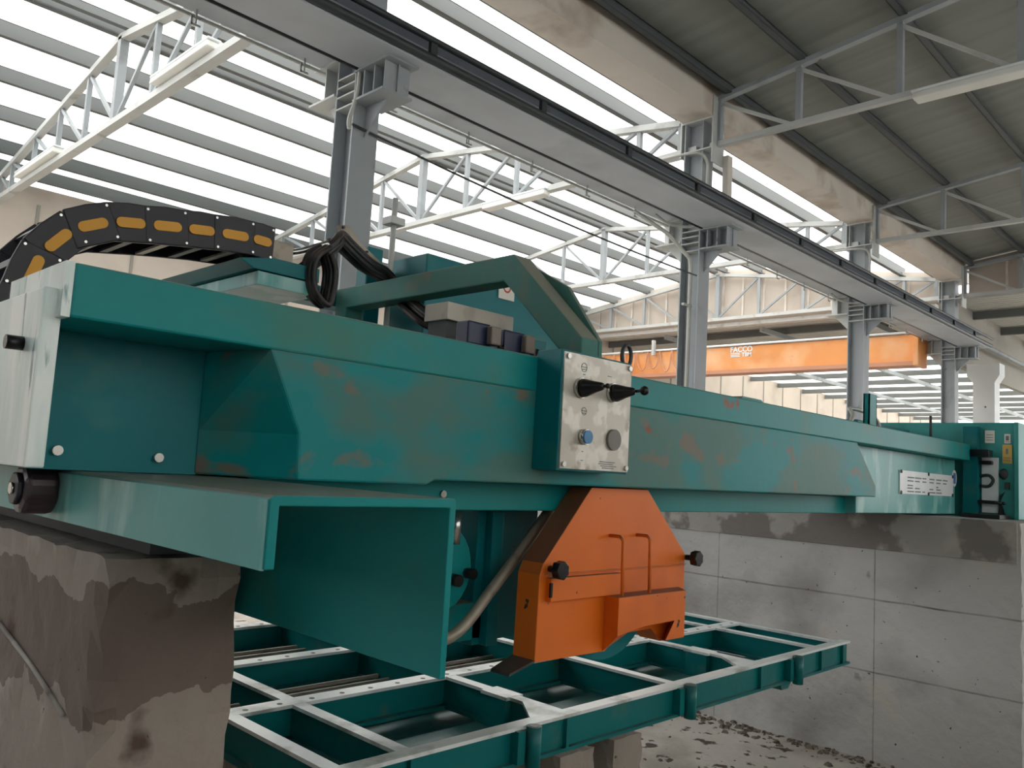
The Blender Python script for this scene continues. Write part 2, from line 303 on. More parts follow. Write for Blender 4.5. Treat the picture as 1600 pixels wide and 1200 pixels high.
def truss_left(x, gable=False):
    t = thing('roof_truss', '', 'roof truss', (x, YR, 4.55), 'white roof trusses of the left hall')
    e = 5.85
    ys = [YR - e] + [YR + 1.28 * k for k in range(-4, 5)] + [YR + e]
    top = lambda y: zl(y) - 0.02
    m = MB(); m.bar((x, ys[0], top(ys[0])), (x, YR, top(YR)), .12, .09); m.build('top_chord', 'grey_light', t)
    m = MB(); m.bar((x, YR, top(YR)), (x, ys[-1], top(ys[-1])), .12, .09); m.build('top_chord', 'grey_light', t)
    m = MB(); m.bar((x, ys[0] - .3, 4.62), (x, ys[-1] + .1, 4.62), .14, .09); m.build('bottom_chord', 'grey_light', t)
    for k, y in enumerate(ys):
        wd = .12 if k == 5 else .07
        m = MB(); m.bar((x, y, 4.62), (x, y, top(y)), wd, wd); m.build('post', 'grey', t)
    for k in range(5):
        m = MB(); m.bar((x, ys[k], top(ys[k])), (x, ys[k + 1], 4.64), .05, .05); m.build('diagonal', 'grey', t)
        m = MB(); m.bar((x, ys[-1 - k], top(ys[-1 - k])), (x, ys[-2 - k], 4.64), .05, .05); m.build('diagonal', 'grey', t)
    return t
tl = truss_left(CX[1]); 
tlab = ['white roof truss nearest the camera, top left above the black cable chain', 'second white roof truss, passing above the green saw head', 'third white roof truss, meeting the column with the pale conduit', 'farthest white roof truss, in front of the beige gable panels']
tl['label'] = tlab[0]
for i in (2, 3, 4):
    c = copy_tree(tl, (CX[i] - CX[1], 0, 0)); c['label'] = tlab[i - 1]
def truss_right(x):
    t = thing('roof_truss', '', 'roof truss', (x, -0.3, 4.6), 'grey roof trusses of the dark right hall')
    ys = [5.83] + [4.68 - 1.25 * k for k in range(0, 8)] + [-6.5]
    top = lambda y: zr(y) + .02
    m = MB(); m.bar((x, 5.9, top(5.9)), (x, -.3, top(-.3)), .1, .07); m.build('top_chord', 'grey', t)
    m = MB(); m.bar((x, -.3, top(-.3)), (x, -6.6, top(-6.6)), .1, .07); m.build('top_chord', 'grey', t)
    m = MB(); m.bar((x, 5.95, 4.63), (x, -6.6, 4.63), .09, .07); m.build('bottom_chord', 'grey_light', t)
    for y in ys: m = MB(); m.bar((x, y, 4.63), (x, y, top(y)), .07, .07); m.build('post', 'grey', t)
    for k in range(5): m = MB(); m.bar((x, ys[k], top(ys[k]) - .06), (x, ys[k + 1] + .1, 4.65), .045, .045); m.build('diagonal', 'grey_light', t)
    for k in range(5, 9): m = MB(); m.bar((x, ys[k], 4.65), (x, ys[k + 1], top(ys[k + 1])), .045, .045); m.build('diagonal', 'grey_light', t)
    return t
tr = truss_right(CX[2])
trl = ['grey truss under the dark roof, upper right, carrying a long lamp', 'second grey truss under the dark roof, right edge', 'farthest grey truss under the dark roof, in front of beige panels']
tr['label'] = trl[0]
for i in (3, 4):
    c = copy_tree(tr, (CX[i] - CX[2], 0, 0)); c['label'] = trl[i - 2]
# purlins
def purlin(y, z, m_, slope, h=.27):
    m = MB(); x0, x1 = X0 + .1, X1 + .4
    m.box(x0, x1, y - .004, y + .004, z, z + h); m.box(x0, x1, y - .09, y + .004, z, z + .012); m.box(x0, x1, y - .004, y + .07, z + h - .012, z + h)
    m.box(x0, x1, y - .092, y - .084, z, z + .03)
    return m.build('roof_purlin', m_)
GL = 'purlins under the translucent roof'
for k in range(4):
    y = YR + 1.25 * (k + 1); tag(purlin(y, zl(y) + .05, 'purlin', 0), 'grey purlin of the translucent roof, %s down from the ridge on the far slope' % ORD[k], 'purlin', GL)
    y = YR - 1.25 * (k + 1); tag(purlin(y, zl(y) + .05, 'purlin', 0), 'grey purlin of the translucent roof, %s down from the ridge on the near slope' % ORD[k], 'purlin', GL)
tag(purlin(YR + .16, zl(YR) + .02, 'purlin', 0, .17), 'thin ridge purlin of the translucent roof, far one of the pair', 'purlin', GL)
tag(purlin(YR - .16, zl(YR) + .02, 'purlin', 0, .17), 'thin ridge purlin of the translucent roof, near one of the pair', 'purlin', GL)
tag(purlin(YR + 5.85, zl(YR + 5.85) + .05, 'purlin', 0), 'grey purlin of the translucent roof along the beige left wall', 'purlin', GL)
tag(purlin(YR - 5.75, zl(YR - 5.75) + .05, 'purlin', 0, .27), 'grey purlin of the translucent roof along the cream gutter', 'purlin', GL)
GR = 'purlins under the dark roof'
for k in range(5):
    y = 4.68 - 1.25 * k; tag(purlin(y, zr(y) + .05, 'purlin_dark', 0, .17), 'dark purlin under the dark right roof, %s from the gutter' % ORD[k + 1], 'purlin', GR)
tag(purlin(5.72, zr(5.72) + .03, 'purlin_dark', 0, .19), 'dark purlin under the dark right roof, tight beside the gutter', 'purlin', GR)
# gutter
m = MB(); m.box(X0, X1 + .5, 5.88, 6.3, 5.0, 5.02); m.box(X0, X1 + .5, 5.86, 5.88, 5.0, 5.5); m.box(X0, X1 + .5, 6.3, 6.32, 5.0, 5.25)
tag(m.build('roof_gutter', 'gutter'), 'long dirty cream gutter between the bright roof and the dark roof', 'gutter')
# runways
def runway(y0, y1, z, name, lab, rail_y):
    t = thing(name, lab, 'crane runway', ((X0 + X1) / 2, (y0 + y1) / 2, z)); yc = (y0 + y1) / 2
    a, b = X0, X1 + .35
    m = MB(); m.box(a, b, y0, y1, z, z + .02); m.box(a, b, yc - .01, yc + .01, z + .02, z + .30); m.box(a, b, y0 + .08, y1 - .08, z + .30, z + .32); m.build('girder', 'runway', t)
    m = MB(); m.box(a, b, rail_y - .03, rail_y + .03, z + .32, z + .37); m.build('rail', 'grey_dark', t)
    return t
t = runway(5.40, 5.93, 3.42, 'crane_runway', 'long grey crane runway beam across the upper middle, on the camera side of the columns', 5.69)
m = MB(); m.tube([(X0, 5.96, 3.425), (X1 + .3, 5.96, 3.425)], .016, 6); m.build('dark_gap_line', 'black', t)  # black tube added to draw the dark line between the two soffits
m = MB(); m.tube([(X0, 5.38, 3.475), (X1 + .35, 5.38, 3.475)], .042, 10); m.build('lower_busbar', 'grey_dark', t)
m = MB(); m.tube([(X0, 5.38, 3.645), (X1 + .5, 5.38, 3.645)], .03, 10); m.build('upper_busbar', 'grey_dark', t)
x = X0 + 1.3
while x < X1: m = MB(); m.box(x, x + .07, 5.37, 5.41, 3.50, 3.63); m.build('busbar_clamp', 'grey_dark', t); x += 1.42
t = runway(6.34, 6.58, 3.62, 'crane_runway', 'grey crane runway beam on the far side of the columns, carrying the orange crane', 6.41)
m = MB(); m.tube([(X0, 6.60, 3.60), (X1, 6.60, 3.60)], .018, 6); m.build('conduit', 'conduit', t)
x = X0 + .5
while x < X1 - .5:
    m = MB(); m.box(x, x + .015, 6.52, 6.53, 3.50, 3.62); m.box(x - .04, x + .04, 6.5, 6.51, 3.47, 3.485); m.box(x - .04, x + .04, 6.5, 6.51, 3.53, 3.545); m.box(x - .045, x - .03, 6.5, 6.51, 3.47, 3.545)
    m.build('cable_clip', 'conduit', t); x += 1.02
# gable infill panels
for nm, ys, f_, lab in (('gable_panel', (6.5, 18.3), zl, 'beige sheet-clad gable above the orange crane'), ('gable_panel', (-6.5, 5.8), zr, 'beige gable under the dark roof at the right edge')):
    t = thing(nm, lab, 'gable cladding', (21.0, sum(ys) / 2, 4.7))
    yr = YR if f_ is zl else -.3
    m = MB(); m.prism([(ys[0], 4.68), (ys[0], f_(ys[0]) + .2), (yr, f_(yr) + .2), (ys[1], f_(ys[1]) + .2), (ys[1], 4.68)], 'x', 20.95, 21.0); m.build('cladding', 'beige', t)
    y = ys[0] + .6
    while y < ys[1] - .3: m = MB(); m.box(20.90, 20.95, y, y + .05, 4.7, f_(y) + .05); m.build('mullion', 'gutter', t); y += .64
tag(MB().box(20.85, 21.1, 6.5, 18.3, 4.42, 4.53).build('gable_lintel', 'grey_light'), 'pale lintel along the foot of the beige gable', 'beam')
tag(MB().tube([(20.75, 6.0, 4.6), (20.75, -6.5, 4.6)], .04, 8).build('tie_pipe', 'grey_light'), 'thin pale pipe along the foot of the right gable', 'pipe')
# hall beyond
G2 = 'roof beams of the hall beyond the gable'
for i in range(13):
    x = 23.5 + i * 2.6; m = MB(); m.box(x - .05, x + .05, -6.5, 18.3, 4.58, 4.78)
    o = m.build('roof_beam', 'purlin'); tag(o, 'cross beam of the far hall roof seen under the orange crane', 'roof beam', G2)
for i, y in enumerate((8.6, 11.6, 14.9)):
    m = MB(); m.bar((22, y, 4.5), (62, y, 4.5), .08, .14); tag(m.build('roof_tie', 'grey'), ['long roof tie of the far hall, nearest the white pillar', 'long roof tie of the far hall, middle of three', 'long roof tie of the far hall, nearest the beige wall'][i], 'roof beam', 'lengthwise roof ties of the far hall')
# white concrete pillar
t = thing('concrete_pillar', 'white concrete pillar with a flared head behind the far end of the machine', 'pillar', (22.7, 5.9, F))
MB().box(22.5, 22.95, 5.66, 6.14, F, 2.8).build('shaft', 'white', t)
m = MB(); m.loft([(22.5, 5.66, 2.8), (22.95, 5.66, 2.8), (22.95, 6.14, 2.8), (22.5, 6.14, 2.8)], [(22.5, 5.55, 2.98), (22.95, 5.55, 2.98), (22.95, 6.28, 2.98), (22.5, 6.28, 2.98)]); m.box(22.5, 22.95, 5.55, 6.28, 2.98, 3.27)
m.build('capital', 'white', t)
MB().cyl((22.49, 5.86, 2.2), (22.51, 5.86, 2.2), .02, 8).build('socket', 'black', t)
tag(MB().tube([(21.2, 6.1, 3.86), (40, 6.1, 3.86)], .06, 8).build('steel_pipe', 'grey'), 'grey pipe running on past the end of the runway beam', 'pipe')
# loose cable between the columns, conduits
def cable(name, pts, r, m_, lab, cat, n=6):
    return tag(MB().tube(curve_pts(pts, 5), r, n).build(name, m_), lab, cat)
cable('power_cable', [(3.9, 5.97, 2.92), (5.3, 5.97, 2.83), (6.6, 5.97, 2.78), (8.1, 5.97, 2.75), (9.5, 5.97, 2.75)], .011, 'grey_dark', 'dark cable strung between the two nearest steel columns', 'cable')
cable('wall_conduit', [(3.93, 5.96, 3.75), (3.93, 5.96, 3.5), (3.92, 5.96, 3.2), (3.86, 5.96, 2.95), (3.87, 5.96, 2.86)], .018, 'conduit', 'thin bent conduit on the nearest steel column', 'conduit')
t = thing('conduit_pipe', 'pale conduit running down the second steel column', 'conduit', (9.56, 6.15, F))
MB().tube([(8.75, 6.5, 3.55), (9.2, 6.25, 3.3), (9.55, 6.12, 3.02), (9.58, 6.12, 2.9), (9.58, 6.12, F)], .028, 8).build('pipe', 'conduit', t)
for z in (2.35, 1.1, 0.0): MB().box(9.42, 9.62, 6.1, 6.14, z, z + .03).build('clamp', 'conduit', t)
for i, x in enumerate((9.35, 15.05)):
    cable('ceiling_conduit', [(x, 6.5, 4.45), (x + .08, 6.0, 4.45), (x + .2, 5.9, 4.35), (x + .22, 5.9, 4.1), (x + .22, 5.9, 3.72)], .02, 'conduit', ['curved conduit at the head of the second column', 'curved conduit at the head of the third column'][i], 'conduit')
MBc = MB()
tag(MB().box(9.85, 9.97, 5.75, 5.83, 3.75, 4.5).build('cable_duct', 'gutter'), 'cream vertical cable duct beside the head of the second column', 'duct')
# loops under runway at columns
for i, x in enumerate((9.73, 15.42)):
    cable('hanging_conduit', [(x - .55, 6.45, 3.6), (x - .45, 6.3, 3.47), (x - .25, 6.1, 3.44), (x - .1, 5.9, 3.5)], .02, 'conduit', ['small hanging conduit loop at the second column bracket', 'small hanging conduit loop at the third column bracket'][i], 'conduit')
# lamps on the trusses
def lamp(x, y0, y1, z, lab):
    t = thing('fluorescent_lamp', lab, 'lamp', (x, (y0 + y1) / 2, z), 'long lamps on the trusses')
    m = MB(); m.prism([(x - .1, z), (x + .1, z), (x + .08, z + .09), (x - .08, z + .09)], 'y', y0, y1); m.build('diffuser', 'lampwhite', t, .02)
    MB().box(x - .085, x + .085, y0 - .02, y1 + .02, z + .09, z + .12).build('housing', 'white', t, .01)
lamp(3.98, 9.1, 10.7, 4.68, 'long white lamp on the nearest white truss, its right one')
lamp(3.98, 14.5, 16.6, 4.68, 'long white lamp on the nearest white truss, at the far left')
lamp(9.66, 8.95, 10.4, 4.50, 'long white lamp on the second white truss')
lamp(9.68, 2.0, 3.25, 4.50, 'long pale lamp under the dark roof at the top right')
lamp(30.5, 7.6, 9.0, 4.40, 'small bright lamp in the far hall beside the farthest column')

# ================================================================== ORANGE CRANE
t = thing('overhead_crane', 'orange overhead travelling crane across the far end of the left hall', 'crane', (20.3, 12.2, 3.0))
MB().box(20.3, 20.7, 6.75, 17.9, 3.08, 3.72).build('girder', 'crane', t)
MB().box(20.24, 20.74, 6.75, 17.9, 2.98, 3.08).build('bottom_flange', 'crane_low', t, label='faded pinkish bottom flange')
m = MB(); m.tube([(20.25, 6.75, 3.76), (20.25, 17.9, 3.76)], .03, 8); m.build('festoon_rail', 'white', t)
MB().box(20.1, 20.72, 6.63, 6.75, 2.95, 3.72).build('end_carriage', 'crane', t, .02)
# logo
def text(body, loc, size, rot, m_, parent, name='lettering', extrude=0.002):
    c = bpy.data.curves.new(name, 'FONT'); c.body = body; c.size = size; c.extrude = extrude; c.align_x = 'CENTER'; c.offset = size * .03
    o = bpy.data.objects.new(name, c); me = None
    COL.objects.link(o); dg = bpy.context.evaluated_depsgraph_get(); dg.update()
    me = bpy.data.meshes.new_from_object(o.evaluated_get(dg)); COL.objects.unlink(o); bpy.data.objects.remove(o)
    o = bpy.data.objects.new(name, me); me.materials.clear(); me.materials.append(M[m_]); COL.objects.link(o)
    p = Vector((loc[0], loc[1], loc[2] + H)); ORG[o] = p; o.parent = parent; o.location = p - ORG[parent]; o.rotation_euler = rot; return o
RX = (math.pi / 2, 0, -math.pi / 2)      # facing -x
RY = (math.pi / 2, 0, 0)                 # facing -y
text('FACCO', (20.29, 11.26, 3.57), .2, RX, 'white', t)
text('TBM', (20.29, 11.1, 3.44), .15, RX, 'white', t)
m = MB()
for k in range(3): m.box(20.285, 20.295, 11.3, 11.58, 3.43 + k * .045, 3.455 + k * .045)
m.build('logo_stripes', 'white', t)
for i in range(9):
    y = 12.6 + i * .42
    m = MB(); m.tube(curve_pts([(20.2, y, 3.72), (20.2, y + .07, 3.35 - .06 * (i % 3)), (20.2, y + .2, 3.22 - .05 * (i % 3)), (20.2, y + .34, 3.35), (20.2, y + .42, 3.72)], 5), .018, 6); m.build('festoon_cable', 'crane_low', t)
MB().box(20.1, 20.2, 14.0, 14.08, 3.6, 4.05).build('hoist_post', 'grey_light', t)

# ================================================================== SUPPORT WALLS
rng = random.Random(3)
def rough_block(x0, x1, y0, y1, z0, z1, m_, name, n=14, amp=.006, chip=None):
    st = (x1 - x0) / max(3, int(n / 3))
    st = min(st, .06) if n > 10 else (x1 - x0) / 6
    def grid(a, b, fine_low):
        L = [a]; d = st
        if not fine_low: k = max(2, min(40, int((b - a) / st))); return [a + (b - a) * i / k for i in range(k + 1)]
        while L[-1] + d < b: L.append(L[-1] + d); d = d * 1.06 if L[-1] - a > .5 else d
        return L + [b] if b - L[-1] > 1e-3 else L
    gx = grid(x0, x1, False); gy = grid(y0, y1, True); gz = grid(z0, z1, False)
    P = {}; m = MB(); vs = []; fs = []
    def vid(i, j, k):
        if (i, j, k) not in P:
            c = Vector((gx[i], gy[j], gz[k])); ed = sum((i in (0, len(gx) - 1), j in (0,), k in (len(gz) - 1,)))
            q = amp * (1.0 if ed < 2 else 2.0)
            c += Vector((rng.uniform(-1, 1) * q, rng.uniform(-1, 1) * q, rng.uniform(-1, .1) * q if k else 0))
            if ed >= 2 and rng.random() < .22:
                c += Vector(((1 if i == 0 else -1 if i == len(gx) - 1 else 0), 1 if j == 0 else 0, -1 if k == len(gz) - 1 else 0)) * amp * 3
            P[(i, j, k)] = len(vs); vs.append(c)
        return P[(i, j, k)]
    X, Y, Z = len(gx) - 1, len(gy) - 1, len(gz) - 1
    for a in range(X):
        for b in range(Y):
            for k in (0, Z): fs.append((vid(a, b, k), vid(a + 1, b, k), vid(a + 1, b + 1, k), vid(a, b + 1, k)))
        for c in range(Z):
            for j in (0, Y): fs.append((vid(a, j, c), vid(a + 1, j, c), vid(a + 1, j, c + 1), vid(a, j, c + 1)))
    for b in range(Y):
        for c in range(Z):
            for i in (0, X): fs.append((vid(i, b, c), vid(i, b + 1, c), vid(i, b + 1, c + 1), vid(i, b, c + 1)))
    m.add(vs, fs, False)
    return m.build(name, m_)
t = rough_block(.73, 1.055, 1.95, 9.0, F, -.245, 'concrete_near', 'support_wall', 18, .004); tag(t, 'stained concrete support wall in the left foreground under the saw', 'concrete wall')
m = MB(); m.tube([(.722, 2.1, -.62), (.722, 2.35, -.56), (.722, 2.7, -.50)], .006, 6); m.build('mortar_ridge', 'mortar', t)
t = rough_block(6.25, 7.5, 1.42, 9.5, F, -.15, 'concrete_far', 'support_wall', 18, .002); tag(t, 'long pale concrete support wall on the right under the far end of the saw', 'concrete wall')
m = MB(); m.box(6.238, 6.252, 1.44, 5.0, -.42, -.15); m.build('mortar_band', 'mortar', t, .004, label='patched mortar band along the wall top')
tag(MB().box(.83, .93, 1.97, 8.9, -.245, -.205).build('rail', 'grey_dark'), 'dark steel rail on top of the stained near wall', 'rail')
# debris
m = MB()
for i in range(900):
    if i < 560: y = rng.uniform(1.3, 6.0); x = 6.24 - abs(rng.gauss(0, .13))
    else: x = rng.uniform(2.6, 6.2); y = rng.uniform(1.2, 4.5)
    s = rng.uniform(.006, .028) if i < 560 else rng.uniform(.005, .016); a = rng.uniform(0, 3)
    u = Vector((math.cos(a), math.sin(a), 0)) * s; v_ = Vector((-math.sin(a), math.cos(a), 0)) * s * rng.uniform(.3, 1); h = s * rng.uniform(.3, .9); c = Vector((x, y, F - .001))
    m.loft([c - u - v_, c + u - v_, c + u + v_, c - u + v_], [c - u * .6 - v_ * .5 + Vector((0, 0, h)), c + u * .7 - v_ * .7 + Vector((0, 0, h)), c + u * .5 + v_ * .6 + Vector((0, 0, h)), c - u * .7 + v_ * .4 + Vector((0, 0, h))])
o = m.build('rubble', 'debris'); tag(o, 'crumbled stone rubble along the foot of the right wall', 'rubble'); o['kind'] = 'stuff'

# ================================================================== BRIDGE OF THE SAW
B = thing('saw_bridge', 'long teal steel bridge of the stone saw spanning the two walls', 'machine bridge', (3.7, 2.4, -.06))
m = MB(); m.box(.58, 6.9, 1.9, 2.3, .27, .39); m.build('top_band', 'teal', B, .006)
m = MB(); m.box(.60, 6.88, 2.15, 2.3, -.06, .27); m.build('web', 'teal_clean', B)
fr = [(1.055, .272), (1.158, .06), (1.165, -.058), (1.60, -.058), (1.63, -.043), (5.06, -.035), (5.06, .03), (4.775, .272)]
bk = [(1.0, .272), (1.0, .06), (1.0, -.058), (1.60, -.058), (1.63, -.043), (5.16, -.035), (5.12, .03), (4.9, .272)]
m = MB(); m.loft([(a, 1.902, b) for a, b in fr], [(a, 2.15, b) for a, b in bk]); m.build('bulged_side_panel', 'teal_bulge', B, .006)
m = MB(); m.box(1.11, 6.88, 2.06, 2.3, -.142, -.04); m.build('lower_chord', 'teal', B, .004)
m = MB(); m.box(5.0, 6.86, 1.995, 2.16, -.135, .27); m.build('end_panel', 'teal_pale', B, .004, label='chalky pale end panel')
m = MB(); m.box(.60, 6.88, 2.65, 2.95, -.06, .325); m.box(.60, 1.1, 2.3, 2.65, -.06, .325); m.box(6.4, 6.88, 2.3, 2.65, -.06, .39); m.build('rear_beam', 'teal_clean', B)
m = MB(); m.box(.535, .575, 1.935, 3.45, -.052, .333); m.build('end_plate', 'teal_end', B, .004, label='pale end plate with painted-in reflection')  # near-white colour includes the bright reflection on this end
m = MB(); m.box(.562, .58, 1.9, 2.3, .27, .39); m.build('end_cap', 'teal_end', B)
MB().cyl((.50, 2.04, .215), (.536, 2.04, .215), .016, 10).build('bolt', 'black', B)
for x, z in ((.66, -.015), (.90, -.02)): MB().cyl((x, 2.135, z), (x, 2.152, z), .012, 12).build('bolt', 'chrome', B)
m = MB(); m.prism([(3.52, .39), (3.54, .41), (3.72, .41), (3.76, .39)], 'y', 1.95, 2.1); m.build('lug', 'teal', B)
MB().cyl((1.80, 2.05, -.09), (1.80, 2.062, -.09), .012, 10).build('bolt', 'chrome', B)
# hollow teal post, hose arc and small fittings on the far top
t = thing('hollow_post', 'short hollow teal post on top of the far bridge end', 'post', (5.42, 2.1, .39))
m = MB()
for a, b, c, d in ((5.36, 5.48, 2.06, 2.068), (5.36, 5.48, 2.092, 2.10), (5.36, 5.368, 2.06, 2.10), (5.472, 5.48, 2.06, 2.10)): m.box(a, b, c, d, .39, .62)
m.build('tube', 'teal', t)
cable('air_hose', [(5.18, 2.12, .40), (5.25, 2.12, .47), (5.34, 2.18, .52), (5.6, 2.2, .53), (5.85, 2.2, .49), (5.92, 2.2, .40)], .014, 'conduit', 'pale hose arching behind the hollow teal post', 'hose')
m = MB(); m.box(5.9, 6.95, 2.35, 2.6, .39, .50); m.box(5.55, 5.85, 2.3, 2.6, .39, .47); tag(m.build('valve_cover', 'teal_clean', None, .01), 'low teal cover on top of the far bridge end', 'cover')
tag(MB().tube([(6.8, 2.15, .39), (6.8, 2.15, .60)], .01, 6).build('antenna_rod', 'grey_dark'), 'thin dark rod on top of the far bridge end', 'rod')
# nameplate
NP = thing('nameplate', 'silver nameplate riveted to the far end of the bridge', 'nameplate', (5.94, 1.99, -.01))
sc_ = 1.995 / 1.9
x0, x1 = 5.70, 6.80
MB().box(x0, x1, 1.989, 1.995, -.006, .148).build('plate', 'nameplate', NP)
for fx in (0, .5, 1):
    for z in (.002, .14): MB().cyl((x0 + .02 + fx * (x1 - x0 - .04), 1.983, z), (x0 + .02 + fx * (x1 - x0 - .04), 1.99, z), .012, 8).build('rivet', 'grey_dark', NP)
rows = [(.105, [(0, 1), (1, 1), (2, .6), (3, .8), (4, .9), (5, .8)]), (.082, [(0, .9), (1, .7), (2, .6), (3, .7), (4, .7), (5, .6)]), (.052, [(0, .8), (4, .3)]), (.034, [(0, .8), (1, .7), (3, .6), (4, .7)]), (.012, [(0, 1), (1, .9), (2, .4), (3, 1), (4, .9)])]
m = MB()
for z, cs in rows:
    for c, wd in cs: xx = x0 + .14 + c * .145; m.box(xx, xx + .12 * wd, 1.9868, 1.989, z - .004, z + .004)
m.build('engraved_lines', 'mark', NP)
t = thing('round_label', 'small round pale label beside the nameplate', 'label', (6.84, 2.0, .1))
m = MB(); m.add([(6.84 + .055 * math.cos(a), 1.992, .13 + .062 * math.sin(a)) for a in [i * math.pi / 10 for i in range(20)]] + [(6.84 + .055 * math.cos(a), 1.9952, .13 + .062 * math.sin(a)) for a in [i * math.pi / 10 for i in range(20)]], [tuple(range(20))] + [(i, (i + 1) % 20, 20 + (i + 1) % 20, 20 + i) for i in range(20)])
m.build('disc', 'stickerwhite', t)
m = MB(); m.box(6.815, 6.865, 1.990, 1.992, .09, .17); m.build('print', 'bluesticker', t)

# ================================================================== END CARRIAGE
K = thing('end_carriage', 'teal inverted channel carriage on the near wall, carrying the bridge end', 'carriage', (.9, 2.4, -.4))
MB().prism([(.698, -.184), (.7025, -.184), (.7025, -.07), (.698, -.07)], 'y', 1.226, 4.2).build('outer_flange_face', 'teal_pale', K, label='pale outer face with painted-in haze')  # same paint as the channel; its bright haze is put into the colour
prof = [(.70, -.182), (.70, -.068), (.706, -.062), (1.099, -.062), (1.105, -.068), (1.105, -.405), (1.089, -.405), (1.089, -.08), (.718, -.08), (.718, -.182)]
MB().prism(prof, 'y', 1.22, 4.2).build('channel', 'teal', K, .002)
for y in (2.25, 3.6):
    m = MB(); m.cyl((.85, y, -.145), (.91, y, -.145), .06, 24); m.build('wheel', 'grey_dark', K)
t = thing('rubber_bumper', 'dark octagonal rubber bumper on the left side of the carriage', 'bumper', (.67, 2.27, -.18))
def ngon(y, z, r, n=8, off=math.pi / 8, sy=1): return [(y + sy * r * math.cos(off + 2 * math.pi * i / n), z + r * math.sin(off + 2 * math.pi * i / n)) for i in range(n)]
MB().prism(ngon(2.27, -.112, .066), 'x', .622, .70).build('pad', 'bumper', t, .015)
MB().prism(ngon(2.27, -.112, .042), 'x', .610, .623).build('face_ring', 'chain', t, .005)
MB().cyl((.604, 2.27, -.112), (.611, 2.27, -.112), .014, 12).build('bolt', 'chrome', t)

# ================================================================== SAW HEAD
Hd = thing('cutting_carriage', 'teal saw head carriage straddling the bridge with a slanted side frame', 'saw head', (2.45, 2.6, -.7))
fp = [(3.6, .39), (3.6, .87), (2.33, .875), (1.95, .505), (1.95, .393), (2.03, .393), (2.06, .463), (2.38, .768), (3.5, .766), (3.5, .39)]
MB().prism(fp, 'x', 2.337, 2.44).build('side_frame', 'teal_dusty', Hd, .006)
MB().box(2.58, 3.62, 3.18, 3.5, .38, 1.06).build('gearbox_cover', 'teal_clean', Hd, .008)
MB().box(2.53, 2.63, 3.62, 3.72, .38, 1.15).build('small_housing', 'teal_clean', Hd, .008)
MB().prism([(2.30, .835), (2.12, .735), (1.95, .505), (1.95, .393), (2.06, .393), (2.1, .5), (2.38, .77)], 'x', 2.44, 2.463).build('slanted_cover', 'teal_dusty', Hd, .004)
MB().box(1.95, 3.65, 2.96, 3.8, .33, .38).build('platform', 'teal_clean', Hd)
MB().box(2.30, 2.58, 2.34, 2.60, -.66, .55).build('column', 'teal_clean', Hd, .006)
m = MB(); m.box(2.20, 2.30, 2.30, 2.64, -.66, -.16); m.box(2.24, 2.30, 2.26, 2.30, -.66, -.16); m.build('slide_guide', 'teal_clean', Hd, .004)
m = MB(); m.cyl((1.96, 2.32, -.36), (1.96, 2.62, -.36), .15, 28); m.build('motor', 'teal_clean', Hd)
m = MB(); m.cyl((1.96, 2.24, -.36), (1.96, 2.32, -.36), .165, 28); m.build('motor_cover', 'teal', Hd, .01)
m = MB(); m.box(1.9, 2.25, 2.3, 2.6, -.64, -.5); m.build('motor_foot', 'teal', Hd, .006)
for x, z in ((1.965, -.40), (2.03, -.40)): MB().cyl((x, 2.20, z), (x, 2.24, z), .022, 10).build('motor_bolt', 'black', Hd)
MB().tube([(2.0, 2.2, -.15), (2.0, 2.2, -.27)], .016, 8).build('fitting', 'chrome', Hd)
MB().cyl((2.10, 2.20, -.38), (2.10, 2.26, -.38), .02, 8).build('shaft_pin', 'black', Hd)
# sticker inside the frame
m = MB(); m.box(3.085, 3.205, 3.172, 3.178, .925, 1.03); m.build('warning_sticker', 'stickerwhite', Hd)
m = MB(); 
for i in range(14):
    a = 2 * math.pi * i / 14; b = 2 * math.pi * (i + 1) / 14
    m.add([(3.145 + r_ * math.cos(q), 3.1705, .992 + r_ * math.sin(q)) for q in (a, b) for r_ in (.02, .03)], [(0, 1, 3, 2)])
m.build('warning_symbol', 'redpaint', Hd)
# valve box, connectors
t = thing('valve_box', 'grey rectangular box seen through the slanted frame', 'box', (2.25, 2.5, .57))
MB().box(2.065, 2.43, 2.4, 2.54, .565, .635).build('body', 'boxgrey', t, .004)
MB().box(2.08, 2.32, 2.42, 2.53, .40, .565).build('stand', 'grey_dark', t)
CN = 'plug connectors on the valve row'
for i, (x, z, lab) in enumerate(((1.985, .432, 'navy plug connector with a grey cap, left of the pair by the valve box'), (2.165, .428, 'navy plug connector with a grey cap, right of the pair by the frame'))):
    t = thing('plug_connector', lab, 'connector', (x, 2.16, z), CN)
    MB().box(x - .05, x + .06, 2.13, 2.2, z, z + .085).build('housing', 'navy', t, .008)
    MB().box(x + .035, x + .085, 2.10, 2.13, z + .008, z + .075).build('cap', 'cap_grey', t, .006)
    m = MB(); m.tube(curve_pts([(x + .07, 2.14, z + .03), (x + .10, 2.13, z + .035), (x + .105, 2.13, z + .005), (x + .13, 2.14, z + .012), (x + .15, 2.15, z + .035)], 5), .009, 6); m.build('lead', 'black', t)
tag(MB().box(1.9, 2.34, 2.08, 2.3, .392, .41).build('cable_tray', 'black'), 'black strip of cable tray lying on the bridge below the connectors', 'tray')
